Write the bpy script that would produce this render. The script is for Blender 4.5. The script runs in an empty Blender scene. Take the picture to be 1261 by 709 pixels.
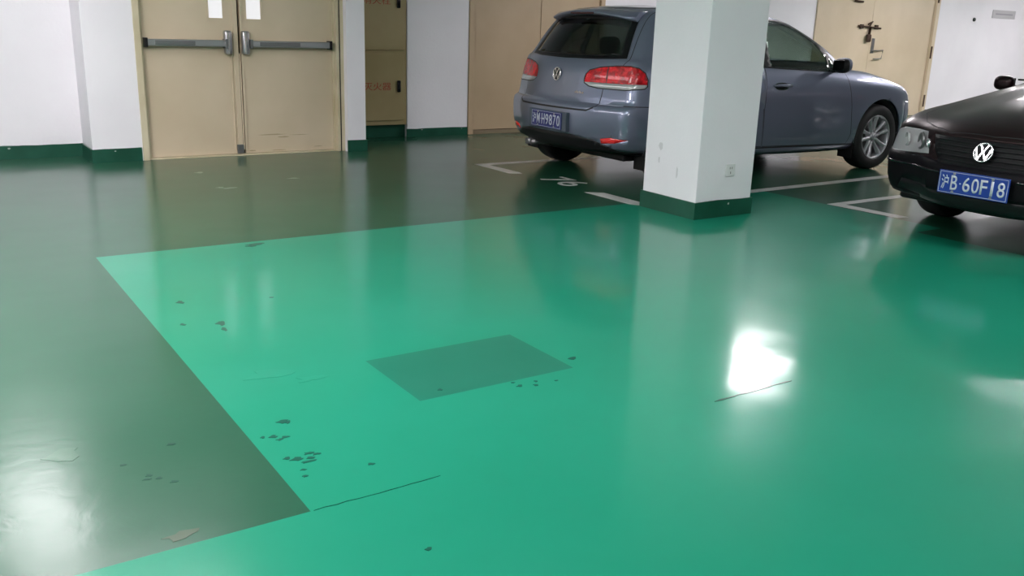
import bpy, bmesh, math, random
from mathutils.bvhtree import BVHTree
from mathutils import Vector, Matrix
random.seed(7)
C = bpy.context.scene.collection
PI = math.pi
# ---------------------------------------------------------------- camera
F, PITCH, ROLL, YAW, CAMH = 1118.48, 0.278486, 0.032071, 0.592536, 1.2298
def make_camera():
    f = Vector((math.sin(YAW)*math.cos(PITCH), math.cos(YAW)*math.cos(PITCH), -math.sin(PITCH)))
    r = Vector((math.cos(YAW), -math.sin(YAW), 0)); u = r.cross(f)
    r2 = r*math.cos(ROLL)+u*math.sin(ROLL); u2 = u*math.cos(ROLL)-r*math.sin(ROLL)
    m = Matrix((( r2.x, u2.x, -f.x, 0), (r2.y, u2.y, -f.y, 0), (r2.z, u2.z, -f.z, CAMH), (0,0,0,1)))
    cd = bpy.data.cameras.new('camera'); cd.sensor_width = 36; cd.lens = F/1261*36; cd.clip_start = .05
    o = bpy.data.objects.new('camera', cd); C.objects.link(o); o.matrix_world = m
    bpy.context.scene.camera = o
make_camera()

# ---------------------------------------------------------------- materials
def mat(name, col, rough=.5, metal=0, coat=0, emit=0, spec=.5, ecol=None):
    m = bpy.data.materials.new(name); m.use_nodes = True
    b = m.node_tree.nodes['Principled BSDF']
    b.inputs['Base Color'].default_value = (*col, 1); b.inputs['Roughness'].default_value = rough
    b.inputs['Metallic'].default_value = metal; b.inputs['Coat Weight'].default_value = coat
    b.inputs['Coat Roughness'].default_value = .04
    b.inputs['Specular IOR Level'].default_value = spec
    if emit:
        b.inputs['Emission Color'].default_value = (*(ecol or col), 1); b.inputs['Emission Strength'].default_value = emit
    return m
def N(m, t, **k):
    n = m.node_tree.nodes.new(t)
    for a, b in k.items(): setattr(n, a, b)
    return n
def L(m, a, b): m.node_tree.links.new(a, b)
def vary(m, c1, c2, scale=3, detail=4, lo=.35, hi=.65, bump=0, bscale=None, stretch=None):
    """two tone noise in the base colour (wear and dirt), optional bump"""
    nt = m.node_tree; b = nt.nodes['Principled BSDF']
    tc = N(m, 'ShaderNodeTexCoord'); mp = N(m, 'ShaderNodeMapping'); L(m, tc.outputs['Object'], mp.inputs[0])
    if stretch: mp.inputs['Scale'].default_value = stretch
    n = N(m, 'ShaderNodeTexNoise'); n.inputs['Scale'].default_value = scale; n.inputs['Detail'].default_value = detail
    L(m, mp.outputs[0], n.inputs['Vector'])
    r = N(m, 'ShaderNodeValToRGB'); r.color_ramp.elements[0].position = lo; r.color_ramp.elements[1].position = hi
    r.color_ramp.elements[0].color = (*c1, 1); r.color_ramp.elements[1].color = (*c2, 1)
    L(m, n.outputs['Fac'], r.inputs[0]); L(m, r.outputs[0], b.inputs['Base Color'])
    if bump:
        n2 = N(m, 'ShaderNodeTexNoise'); n2.inputs['Scale'].default_value = bscale or scale*8; n2.inputs['Detail'].default_value = 3
        L(m, tc.outputs['Object'], n2.inputs['Vector'])
        bp = N(m, 'ShaderNodeBump'); bp.inputs['Strength'].default_value = bump; bp.inputs['Distance'].default_value = .01
        L(m, n2.outputs['Fac'], bp.inputs['Height']); L(m, bp.outputs[0], b.inputs['Normal'])
    return m
def floor_mat(name, c1, c2, r0=.09, r1=.15, worn=None):
    m = mat(name, c1, .1, 0, 0); nt = m.node_tree; b = nt.nodes['Principled BSDF']
    b.inputs['IOR'].default_value = 1.46
    tc = N(m, 'ShaderNodeTexCoord')
    n = N(m, 'ShaderNodeTexNoise'); n.inputs['Scale'].default_value = .9; n.inputs['Detail'].default_value = 6; n.inputs['Roughness'].default_value = .6
    L(m, tc.outputs['Object'], n.inputs['Vector'])
    r = N(m, 'ShaderNodeValToRGB'); r.color_ramp.elements[0].position = .3; r.color_ramp.elements[1].position = .7
    r.color_ramp.elements[0].color = (*c1, 1); r.color_ramp.elements[1].color = (*c2, 1)
    L(m, n.outputs['Fac'], r.inputs[0]); L(m, r.outputs[0], b.inputs['Base Color'])
    # trowel waviness plus patchy roughness of the epoxy coat
    w = N(m, 'ShaderNodeTexNoise'); w.inputs['Scale'].default_value = 2.4; w.inputs['Detail'].default_value = 1.2; w.inputs['Roughness'].default_value = .5
    L(m, tc.outputs['Object'], w.inputs['Vector'])
    w2 = N(m, 'ShaderNodeTexNoise'); w2.inputs['Scale'].default_value = 14; w2.inputs['Detail'].default_value = 1
    L(m, tc.outputs['Object'], w2.inputs['Vector'])
    ad = N(m, 'ShaderNodeMath', operation='MULTIPLY_ADD'); L(m, w2.outputs['Fac'], ad.inputs[0]); ad.inputs[1].default_value = .04; L(m, w.outputs['Fac'], ad.inputs[2])
    bp = N(m, 'ShaderNodeBump'); bp.inputs['Strength'].default_value = 1; bp.inputs['Distance'].default_value = .0036
    hgt = ad.outputs[0]
    if worn:
        d0 = N(m, 'ShaderNodeVectorMath', operation='DISTANCE'); L(m, tc.outputs['Object'], d0.inputs[0]); d0.inputs[1].default_value = (*worn, 0)
        q0 = N(m, 'ShaderNodeMapRange'); q0.inputs[1].default_value = .3; q0.inputs[2].default_value = 1.5; q0.inputs[3].default_value = .22; q0.inputs[4].default_value = 0; L(m, d0.outputs['Value'], q0.inputs[0])
        w3 = N(m, 'ShaderNodeTexNoise'); w3.inputs['Scale'].default_value = 11; w3.inputs['Detail'].default_value = 4; w3.inputs['Distortion'].default_value = .8; L(m, tc.outputs['Object'], w3.inputs['Vector'])
        a3 = N(m, 'ShaderNodeMath', operation='MULTIPLY_ADD'); L(m, w3.outputs['Fac'], a3.inputs[0]); L(m, q0.outputs[0], a3.inputs[1]); L(m, ad.outputs[0], a3.inputs[2]); hgt = a3.outputs[0]
    L(m, hgt, bp.inputs['Height']); L(m, bp.outputs[0], b.inputs['Normal'])
    rr = N(m, 'ShaderNodeMapRange'); rr.inputs[1].default_value = .35; rr.inputs[2].default_value = .7; rr.inputs[3].default_value = r0; rr.inputs[4].default_value = r1
    L(m, n.outputs['Fac'], rr.inputs[0])
    if worn:   # a worn, scuffed stretch of the coat round a point of the floor
        d = N(m, 'ShaderNodeVectorMath', operation='DISTANCE'); L(m, tc.outputs['Object'], d.inputs[0]); d.inputs[1].default_value = (*worn, 0)
        q = N(m, 'ShaderNodeMapRange'); q.inputs[1].default_value = .5; q.inputs[2].default_value = 1.9; q.inputs[3].default_value = .05; q.inputs[4].default_value = 0
        L(m, d.outputs['Value'], q.inputs[0])
        s_ = N(m, 'ShaderNodeMath', operation='ADD'); L(m, rr.outputs[0], s_.inputs[0]); L(m, q.outputs[0], s_.inputs[1]); L(m, s_.outputs[0], b.inputs['Roughness'])
    else: L(m, rr.outputs[0], b.inputs['Roughness'])
    # hazy second lobe of the old coat: wide soft glow round every reflection
    h2 = N(m, 'ShaderNodeBsdfPrincipled'); h2.inputs['IOR'].default_value = 1.46; h2.inputs['Roughness'].default_value = .29
    L(m, r.outputs[0], h2.inputs['Base Color']); L(m, bp.outputs[0], h2.inputs['Normal'])
    mx = N(m, 'ShaderNodeMixShader'); mx.inputs[0].default_value = .28; L(m, b.outputs[0], mx.inputs[1]); L(m, h2.outputs[0], mx.inputs[2])
    L(m, mx.outputs[0], nt.nodes['Material Output'].inputs['Surface'])
    return m
def glass_mat(name, tint, fr=1.5):
    m = bpy.data.materials.new(name); m.use_nodes = True; nt = m.node_tree; nt.nodes.clear()
    out = N(m, 'ShaderNodeOutputMaterial'); mx = N(m, 'ShaderNodeMixShader'); t = N(m, 'ShaderNodeBsdfTransparent')
    g = N(m, 'ShaderNodeBsdfGlossy'); f = N(m, 'ShaderNodeFresnel'); ge = N(m, 'ShaderNodeNewGeometry'); io = N(m, 'ShaderNodeMapRange'); io.inputs[3].default_value = fr; io.inputs[4].default_value = 1/fr; L(m, ge.outputs['Backfacing'], io.inputs[0]); L(m, io.outputs[0], f.inputs[0])
    t.inputs[0].default_value = (*tint, 1); g.inputs['Roughness'].default_value = .02
    L(m, f.outputs[0], mx.inputs[0]); L(m, t.outputs[0], mx.inputs[1]); L(m, g.outputs[0], mx.inputs[2]); L(m, mx.outputs[0], out.inputs[0])
    return m
def S(r, g, b):
    f = lambda c: ((c/255+.055)/1.055)**2.4 if c/255 > .04045 else c/255/12.92
    return (f(r), f(g), f(b))
M = {}
M['light'] = floor_mat('light_green_epoxy', (.008,.205,.120), (.012,.228,.140))
M['dark'] = floor_mat('dark_green_epoxy', (.012,.074,.040), (.018,.086,.048), .12, .215, (.1, 2.4))
M['patch'] = floor_mat('mid_green_epoxy', (.009,.135,.082), (.015,.15,.098))
M['white'] = vary(mat('white_wall_paint', (.7,.7,.7), .6), (.79,.775,.805), (.86,.845,.875), 1.2, 5, .3, .7, .15, 40)
M['ceil'] = mat('ceiling_paint', (.80,.785,.80), .8)
M['base'] = vary(mat('dark_green_paint', (.01,.08,.045), .3), (.008,.062,.036), (.016,.095,.06), 5, 5, .3, .75)
M['chip'] = mat('chipped_paint', (.45,.47,.45), .7)
M['beige'] = vary(mat('beige_door_paint', S(205,188,158), .38), S(200,184,156), S(210,194,168), 1.5, 4)
M['beige2'] = vary(mat('tan_door_paint', S(170,150,122), .4), S(180,158,128), S(190,168,138), 1.5, 4)
M['cab'] = vary(mat('cabinet_paint', S(172,158,112), .4), S(158,142,100), S(168,152,112), 2, 4)
M['frame'] = vary(mat('door_frame_paint', S(200,190,160), .45), S(190,178,146), S(206,196,168), 3, 4)
M['scuff'] = mat('scuffed_paint', S(128,114,90), .6)
M['scuff2'] = mat('light_scuff', S(166,152,122), .5)
M['gap'] = mat('dark_gap', (.02,.018,.015), .7)
M['steel'] = mat('brushed_steel', (.42,.42,.43), .34, .9)
M['steel_d'] = mat('dull_steel', (.22,.22,.22), .4, .8)
M['rust'] = mat('rusty_brown_metal', (.055,.028,.016), .6, .3)
M['pane'] = mat('lit_vision_panel', (.3,.3,.31), .3, emit=.72, ecol=(1,.99,1))
M['line'] = vary(mat('white_line_paint', (.55,.55,.53), .3), (.40,.41,.39), (.60,.60,.58), 6, 5, .3, .6)
M['red_ink'] = mat('red_lettering', S(165,70,50), .6)
M['black_pl'] = mat('black_plastic', (.010,.010,.011), .45, spec=.25)
M['grille'] = mat('black_grille_plastic', (.010,.010,.011), .5, spec=.2)
M['black_gl'] = mat('gloss_black', (.006,.006,.007), .1)
M['rubber'] = mat('tyre_rubber', (.014,.014,.015), .62)
M['alloy'] = mat('silver_alloy', (.55,.55,.58), .4, .75)
M['chrome'] = mat('chrome', (.9,.88,.9), .2, .9)
M['blue'] = mat('blue_grey_metallic', (.215,.24,.33), .34, .55, 1)
M['blackcar'] = mat('black_car_paint', (.028,.016,.017), .34, .7, .2, spec=.2)
M['blackbump'] = mat('black_bumper', (.006,.0055,.007), .5, 0, .0, spec=.1)
M['seam'] = mat('panel_gap', (.008,.008,.009), .6)
M['redlamp'] = vary(mat('red_lamp_lens', (.5,.008,.012), .16, 0, .25, spec=.35), (.36,.005,.008), (.80,.012,.02), 22, 2, .4, .6, .35, 60)
M['dimred'] = mat('dark_red_lens', (.05,.004,.008), .25)
M['redlamp2'] = mat('bright_red_lens', (.75,.02,.02), .1, 0, 1)
M['clearlamp'] = mat('clear_lamp_lens', (.55,.56,.55), .12, .3, 1)
M['headlens'] = mat('headlamp_reflector', (.50,.49,.50), .3, .3, .8)
M['trim'] = mat('black_window_trim', (.006,.006,.007), .35, spec=.25)
M['glass'] = glass_mat('tinted_window', (.66,.72,.68), 1.55)
M['glass_r'] = glass_mat('dark_rear_glass', (.26,.28,.27), 1.5)
M['interior'] = mat('dark_upholstery', (.018,.018,.02), .8)
M['plate'] = mat('blue_plate', S(28,62,150), .35)
M['plate_r'] = mat('dull_blue_plate', S(46,52,116), .35)
M['plate_t'] = mat('plate_white', (.60,.64,.70), .4)
M['tube'] = mat('lamp_diffuser', (1,1,1), .5, emit=1)
M['housing'] = mat('white_metal_housing', (.7,.7,.7), .4)
M['sign'] = mat('grey_sign', (.50,.49,.50), .45)
M['sign_t'] = mat('sign_print', (.33,.32,.35), .5)
M['socket'] = mat('ivory_plastic', (.68,.69,.68), .4)
M['slot'] = mat('socket_slot_grey', (.25,.25,.24), .6)
M['stain'] = floor_mat('dark_floor_stain', (.006,.07,.045), (.01,.09,.06))
M['stain_d'] = floor_mat('dark_floor_fleck', (.006,.045,.03), (.01,.06,.04), .12, .22, (.1, 2.4))
M['stain2'] = floor_mat('faint_green_smudge', (.011,.20,.125), (.016,.25,.15))
M['stain4'] = floor_mat('faint_dark_smudge', (.016,.075,.042), (.03,.11,.06), .12, .22, (.1, 2.4))
M['stain3'] = floor_mat('reddish_smudge', (.05,.075,.045), (.03,.08,.046), .12, .22, (.1, 2.4))

# ---------------------------------------------------------------- mesh helpers
def obj(name, bm, m=None, parent=None, smooth=False, ms=None):
    me = bpy.data.meshes.new(name); bm.to_mesh(me); bm.free()
    o = bpy.data.objects.new(name, me); C.objects.link(o)
    for x in (ms or [m]): me.materials.append(x)
    if smooth:
        for p in me.polygons: p.use_smooth = True
    if parent: o.parent = parent
    return o
def thing(name, label, cat, loc=(0,0,0), rotz=0, group=None):
    o = bpy.data.objects.new(name, None); C.objects.link(o); o.location = loc; o.rotation_euler = (0,0,rotz)
    return tag(o, label, cat, group)
def tag(o, label, cat, group=None, kind=None):
    o['label'] = label; o['category'] = cat
    if group: o['group'] = group
    if kind: o['kind'] = kind
    return o
def struct(o, label=None):
    o['kind'] = 'structure'
    if label: o['label'] = label
    return o
def BM(): return bmesh.new()
def box(bm, x0, x1, y0, y1, z0, z1, mi=0):
    v = [bm.verts.new((x, y, z)) for x in (x0, x1) for y in (y0, y1) for z in (z0, z1)]
    fs = []
    for q in ((0,1,3,2), (4,6,7,5), (0,4,5,1), (2,3,7,6), (0,2,6,4), (1,5,7,3)):
        f = bm.faces.new([v[i] for i in q]); f.material_index = mi; fs.append(f)
    return fs
def bevel(bm, w=.004, seg=2):
    bmesh.ops.bevel(bm, geom=bm.edges[:], offset=w, segments=seg, affect='EDGES', profile=.5, clamp_overlap=True); return bm
def bbox(x0, x1, y0, y1, z0, z1, w=.004, seg=2):
    b = BM(); box(b, x0, x1, y0, y1, z0, z1); return bevel(b, w, seg)
def tube(bm, pts, r, n=10, mi=0, caps=True):
    pts = [Vector(p) for p in pts]; rings = []
    for i, p in enumerate(pts):
        d = (pts[min(i+1, len(pts)-1)]-pts[max(i-1, 0)]).normalized()
        a = d.cross(Vector((0,0,1)))
        if a.length < .01: a = d.cross(Vector((1,0,0)))
        a.normalize(); b = d.cross(a); rr = r[i] if isinstance(r, (list, tuple)) else r
        rings.append([bm.verts.new(p+a*math.cos(2*PI*k/n)*rr+b*math.sin(2*PI*k/n)*rr) for k in range(n)])
    for i in range(len(rings)-1):
        for k in range(n):
            f = bm.faces.new((rings[i][k], rings[i][(k+1)%n], rings[i+1][(k+1)%n], rings[i+1][k])); f.material_index = mi; f.smooth = True
    if caps:
        bm.faces.new(rings[0]).material_index = mi; bm.faces.new(rings[-1]).material_index = mi
def lathe_y(bm, prof, cx, cz, cy=0, n=48, mi=0):
    """prof: (radius, y) list; axis along y"""
    rings = []
    for r, y in prof:
        rings.append([bm.verts.new((cx+r*math.cos(2*PI*k/n), cy+y, cz+r*math.sin(2*PI*k/n))) for k in range(n)] if r > 1e-4 else [bm.verts.new((cx, cy+y, cz))])
    for a, b in zip(rings, rings[1:]):
        for k in range(n):
            k2 = (k+1) % n
            if len(a) == 1: f = bm.faces.new((a[0], b[k2], b[k]))
            elif len(b) == 1: f = bm.faces.new((a[k], a[k2], b[0]))
            else: f = bm.faces.new((a[k], a[k2], b[k2], b[k]))
            f.material_index = mi; f.smooth = True
def blob(cx, cy, cz, sx, sy, sz, e=2.6, n=20, m=14):
    """superellipsoid"""
    bm = BM(); rows = []
    pw = lambda c, p: math.copysign(abs(c)**p, c)
    for j in range(m+1):
        v = -PI/2+PI*j/m; row = []
        if j in (0, m): row = [bm.verts.new((cx, cy, cz+sz*(1 if j else -1)))]
        else:
            for i in range(n):
                u = 2*PI*i/n; cv = pw(math.cos(v), 2/e)
                row.append(bm.verts.new((cx+sx*cv*pw(math.cos(u), 2/e), cy+sy*cv*pw(math.sin(u), 2/e), cz+sz*pw(math.sin(v), 2/e))))
        rows.append(row)
    for a, b in zip(rows, rows[1:]):
        for k in range(n):
            k2 = (k+1) % n
            if len(a) == 1: bm.faces.new((a[0], b[k2], b[k]))
            elif len(b) == 1: bm.faces.new((a[k], a[k2], b[0]))
            else: bm.faces.new((a[k], a[k2], b[k2], b[k]))
    bmesh.ops.recalc_face_normals(bm, faces=bm.faces[:])
    return bm
def prism(bm, poly, to3, d0, d1, mi=0):
    """polygon (2d) mapped by to3(u,v,d) between depths d0,d1"""
    a = [bm.verts.new(to3(u, v, d0)) for u, v in poly]; b = [bm.verts.new(to3(u, v, d1)) for u, v in poly]
    fs = [bm.faces.new(a), bm.faces.new(b[::-1])]
    n = len(poly)
    for i in range(n): fs.append(bm.faces.new((a[i], b[i], b[(i+1)%n], a[(i+1)%n])))
    for f in fs: f.material_index = mi
    bmesh.ops.recalc_face_normals(bm, faces=fs)
    return fs
def text_bm(s, w, h, depth, bm=None, origin=(0,0,0), U=(1,0,0), V=(0,0,1), bold=0):
    """text fitted to a w x h box centred on origin, lying in plane U,V; thickness depth along UxV"""
    cu = bpy.data.curves.new('text', 'FONT'); cu.body = s; cu.size = 1; cu.resolution_u = 4; cu.offset = bold
    o = bpy.data.objects.new('text', cu); C.objects.link(o)
    dg = bpy.context.evaluated_depsgraph_get(); me = bpy.data.meshes.new_from_object(o.evaluated_get(dg))
    bpy.data.objects.remove(o); bpy.data.curves.remove(cu)
    bm = bm or BM()
    if not len(me.vertices): bpy.data.meshes.remove(me); return bm
    xs = [v.co.x for v in me.vertices]; ys = [v.co.y for v in me.vertices]
    x0, x1, y0, y1 = min(xs), max(xs), min(ys), max(ys)
    U = Vector(U); V = Vector(V); W = U.cross(V); O = Vector(origin)
    sx = w/(x1-x0); sy = h/(y1-y0)
    t = BM(); t.from_mesh(me); bpy.data.meshes.remove(me)
    r = bmesh.ops.extrude_face_region(t, geom=t.faces[:])
    ex = {g for g in r['geom'] if isinstance(g, bmesh.types.BMVert)}
    for v in t.verts:
        u = (v.co.x-(x0+x1)/2)*sx; q = (v.co.y-(y0+y1)/2)*sy
        v.co = O+U*u+V*q+W*(depth if v in ex else 0)
    m2 = bpy.data.meshes.new('tmp'); t.to_mesh(m2); t.free(); bm.from_mesh(m2); bpy.data.meshes.remove(m2)
    return bm

# ---------------------------------------------------------------- the room
def floor_build():
    bm = BM()
    xs = [-8, .762, 1.351, 2.005, 5.57, 5.86, 22]; ys = [-8, 2.04, 2.545, 2.985, 3.45, 5.07, 9.6]
    vv = [[bm.verts.new((x, y, 0)) for y in ys] for x in xs]
    for i in range(len(xs)-1):
        for j in range(len(ys)-1):
            x = (xs[i]+xs[i+1])/2; y = (ys[j]+ys[j+1])/2
            light = (y < 2.04 and x < 5.57) or (x > .762 and y < 5.07 and x < (5.86 if y > 3.45 else 5.57))
            mi = 0 if light else 1
            if 1.351 < x < 2.005 and 2.545 < y < 2.985: mi = 2
            f = bm.faces.new((vv[i][j], vv[i+1][j], vv[i+1][j+1], vv[i][j+1])); f.material_index = mi
    r = bmesh.ops.extrude_face_region(bm, geom=bm.faces[:])
    for v in r['geom']:
        if isinstance(v, bmesh.types.BMVert): v.co.z = -.2
    bmesh.ops.recalc_face_normals(bm, faces=bm.faces[:])
    return struct(obj('floor', bm, ms=[M['light'], M['dark'], M['patch']]))
floor_build()
HC = 2.85
def wall(name, boxes, m=None, parent=None):
    bm = BM()
    for b in boxes: box(bm, *b)
    o = obj(name, bm, m or M['white'], parent)
    return struct(o)
# left wall: recess at y 8.98, boxed-out piece at y 8.5 beside the double door
wall('wall_left', [(-8, 1.335, 8.98, 9.3, 0, HC), (1.335, 1.745, 8.5, 9.3, 0, HC), (1.745, 3.65, 8.5, 9.3, 2.12, HC)])
wall('wall_center', [(3.66, 3.85, 8.42, 9.65, 0, HC)])
wall('wall_back', [(3.85, 4.79, 9.62, 9.75, 0, HC), (4.79, 5.58, 9.35, 9.75, 0, HC), (3.85, 4.79, 9.35, 9.62, 1.98, HC), (5.58, 7.56, 9.5, 9.75, 0, HC), (5.58, 7.56, 9.35, 9.5, 2.2, HC),
    (7.56, 11.62, 9.35, 9.75, 0, HC), (11.62, 14.72, 9.5, 9.75, 0, HC), (11.62, 14.72, 9.35, 9.5, 2.3, HC), (14.72, 22, 9.35, 9.75, 0, HC)])
wall('wall_right', [(22, 22.2, -8, 9.75, 0, HC)])
wall('wall_west', [(-8.2, -8, -8, 9.3, 0, HC)])
wall('wall_front', [(-8.2, 22.2, -8.2, -8, 0, HC)])
wall('ceiling', [(-8.2, 22.2, -8.2, 9.75, HC, HC+.2)], M['ceil'])
def skirting(name, segs, h=.115, parent=None):
    """segs: boxes (x0,x1,y0,y1); wavy hand painted upper edge, a few chips"""
    bm = BM()
    for (x0, x1, y0, y1) in segs:
        fs = box(bm, x0, x1, y0, y1, 0, h)
        long_x = (x1-x0) > (y1-y0); n = int(max(x1-x0, y1-y0)/.12)
        es = [e for f in fs for e in f.edges]
        es = [e for e in set(es) if abs((e.verts[0].co-e.verts[1].co)[0 if long_x else 1]) > .1]
        if n > 1: bmesh.ops.subdivide_edges(bm, edges=es, cuts=n)
    for v in bm.verts:
        if v.co.z > h-.01: v.co.z += random.uniform(-.004, .004)
    for (x0, x1, y0, y1) in segs:
        for k in range(int((x1-x0)*3)):
            cx = random.uniform(x0+.05, x1-.05); cz = random.uniform(.05, h-.004); s = random.uniform(.004, .012)
            prism(bm, [(cx+s*random.uniform(.5, 1.6)*math.cos(a), cz+s*random.uniform(.4, .9)*math.sin(a)) for a in [i*PI/3 for i in range(6)]], lambda u, v, d: (u, d, v), y0-.001, y0+.002, 1)
    return obj(name, bm, ms=[M['base'], M['chip']], parent=parent)
struct(skirting('baseboard_left', [(-8, 1.33, 8.965, 8.985), (1.3245, 1.336, 8.502, 8.964), (1.3245, 1.735, 8.486, 8.502)]))
struct(skirting('baseboard_center', [(3.652, 3.862, 8.406, 8.421), (3.849, 3.862, 8.421, 9.598)]))
struct(skirting('baseboard_back', [(3.86, 4.79, 9.60, 9.625), (4.78, 5.575, 9.335, 9.355)], .09))
struct(skirting('baseboard_right', [(7.6, 11.6, 9.335, 9.355), (14.76, 22, 9.335, 9.355)], .1))

def door_one():
    d = bpy.data.objects.new('door_1', None); C.objects.link(d); d.location = (2.67, 8.55, 0)
    d['kind'] = 'structure'; d['label'] = 'beige double fire door with steel push bars at the left'
    def P(name, bm, m, par=d, **k):
        bmesh.ops.translate(bm, vec=(-2.67, -8.55, 0), verts=bm.verts[:]); return obj(name, bm, m, par, **k)
    b = BM(); box(b, 1.745, 1.80, 8.49, 8.70, 0, 2.12); box(b, 3.585, 3.66, 8.49, 8.70, 0, 2.12); box(b, 1.8, 3.585, 8.49, 8.70, 2.05, 2.12); bevel(b, .004)
    box(b, 1.80, 1.825, 8.545, 8.6, 0, 2.05); box(b, 3.565, 3.585, 8.545, 8.6, 0, 2.05)
    P('door_frame', b, M['frame'])
    b = BM(); prism(b, [(3.612, 0), (3.622, 0), (3.622, 2.05), (3.612, 2.05)], lambda u, v, dd: (u, dd, v), 8.486, 8.492); P('frame_groove', b, M['gap'])
    b = BM(); box(b, 1.8, 3.585, 8.7, 8.75, 0, 2.05); P('backing_panel', b, M['gap'])
    b = BM(); box(b, 1.8, 3.585, 8.52, 8.7, 0, .012); P('threshold', b, M['frame'])
    def leaf(x0, x1, wx0, wx1):
        # leaf with a real vision opening
        b = BM(); y0, y1 = 8.565, 8.61; z0, z1, w0, w1 = .015, 2.045, 1.235, 1.76
        box(b, x0, wx0, y0, y1, z0, z1); box(b, wx1, x1, y0, y1, z0, z1); box(b, wx0, wx1, y0, y1, z0, w0); box(b, wx0, wx1, y0, y1, w1, z1)
        lf = P('door_leaf', b, M['beige'])
        b = BM()
        for (a, c, e, g) in ((wx0-.015, wx0, w0-.015, w1+.015), (wx1, wx1+.015, w0-.015, w1+.015), (wx0, wx1, w0-.015, w0), (wx0, wx1, w1, w1+.015)): box(b, a, c, y0-.004, y0+.004, e, g)
        bd = P('glazing_bead', b, M['beige'], lf)
        b = BM(); box(b, wx0, wx1, y0+.012, y0+.02, w0, w1); P('vision_panel', b, M['pane'], lf)
        return lf
    l1 = leaf(1.826, 2.655, 2.405, 2.53); l2 = leaf(2.68, 3.564, 2.745, 2.88)
    b = BM(); box(b, 2.61, 2.655, 8.553, 8.566, .015, 2.045); box(b, 2.68, 2.70, 8.553, 8.566, .015, 2.045); bevel(b, .002); P('astragal', b, M['beige'])
    def bar(x0, x1, xl):
        b = bbox(x0, x1, 8.487, 8.53, .985, 1.045, .008, 3); r = P('push_bar', b, M['steel'], smooth=False)
        lo, hi = min(x0, x1), max(x0, x1)
        b = bbox(x0+.1*(x1-x0), x0+.6*(x1-x0), 8.481, 8.489, .997, 1.033, .003); P('bar_cover', b, M['steel_d'], r)
        for xe in (x0, x1):
            b = bbox(xe-.014, xe+.014, 8.483, 8.566, .975, 1.055, .004); P('end_cap', b, M['black_pl'] if abs(xe-xl) > .2 else M['steel_d'], r)
        b = BM(); box(b, xl-.035, xl+.035, 8.50, 8.566, .92, 1.13); bevel(b, .02, 4); P('latch_case', b, M['steel'], r, smooth=True)
        b = BM(); tube(b, [(xl-.005, 8.495, .93), (xl-.005, 8.495, 1.115)], .012); P('latch_rod', b, M['chrome'], r)
        return r
    bar(1.84, 2.53, 2.555); bar(2.76, 3.53, 2.715)
    for x in (2.587, 2.665):
        b = BM(); tube(b, [(x, 8.556, .05), (x, 8.556, .93)], .006); P('vertical_rod', b, M['beige'])
    b = bbox(2.60, 2.66, 8.545, 8.57, .015, .10, .004); P('bottom_latch', b, M['steel_d'])
    b = BM()
    for (cx, cz, w, h) in ((2.95, .18, .16, .006), (3.05, .155, .08, .007), (3.2, .17, .12, .003), (3.4, .05, .05, .004), (2.75, .035, .04, .008), (3.0, .03, .08, .005)):
        prism(b, [(cx+w*random.uniform(.5, 1)*math.cos(a), cz+h*random.uniform(.6, 1.2)*math.sin(a)) for a in [i*PI/5 for i in range(10)]], lambda u, v, dd: (u, dd, v), 8.5645, 8.566)
    P('scuff_marks', b, M['scuff2'], l2)
door_one()

def door_two():
    d = bpy.data.objects.new('door_2', None); C.objects.link(d); d.location = (6.6, 9.4, 0)
    d['kind'] = 'structure'; d['label'] = 'tall tan double door behind the blue-grey hatchback'
    def P(name, bm, m, par=d):
        bmesh.ops.translate(bm, vec=(-6.6, -9.4, 0), verts=bm.verts[:]); return obj(name, bm, m, par)
    b = BM(); box(b, 5.585, 5.655, 9.335, 9.5, 0, 2.2); box(b, 7.50, 7.565, 9.335, 9.5, 0, 2.2); box(b, 5.655, 7.5, 9.335, 9.5, 2.13, 2.2); bevel(b, .004); P('door_frame', b, M['beige2'])
    b = BM(); box(b, 5.655, 7.5, 9.34, 9.5, 0, .045); P('sill', b, M['scuff'])
    for x0, x1 in ((5.662, 6.598), (6.606, 7.495)):
        P('door_leaf', bbox(x0, x1, 9.365, 9.41, .05, 2.125, .003), M['beige2'])
    b = BM(); box(b, 5.65, 7.5, 9.42, 9.45, 0, 2.15); P('backing_panel', b, M['gap'])
    for z in (.19, 1.19, 2.0):
        b = BM(); tube(b, [(5.652, 9.355, z-.07), (5.652, 9.355, z+.07)], .011); P('hinge', b, M['rust'])
door_two()

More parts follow.
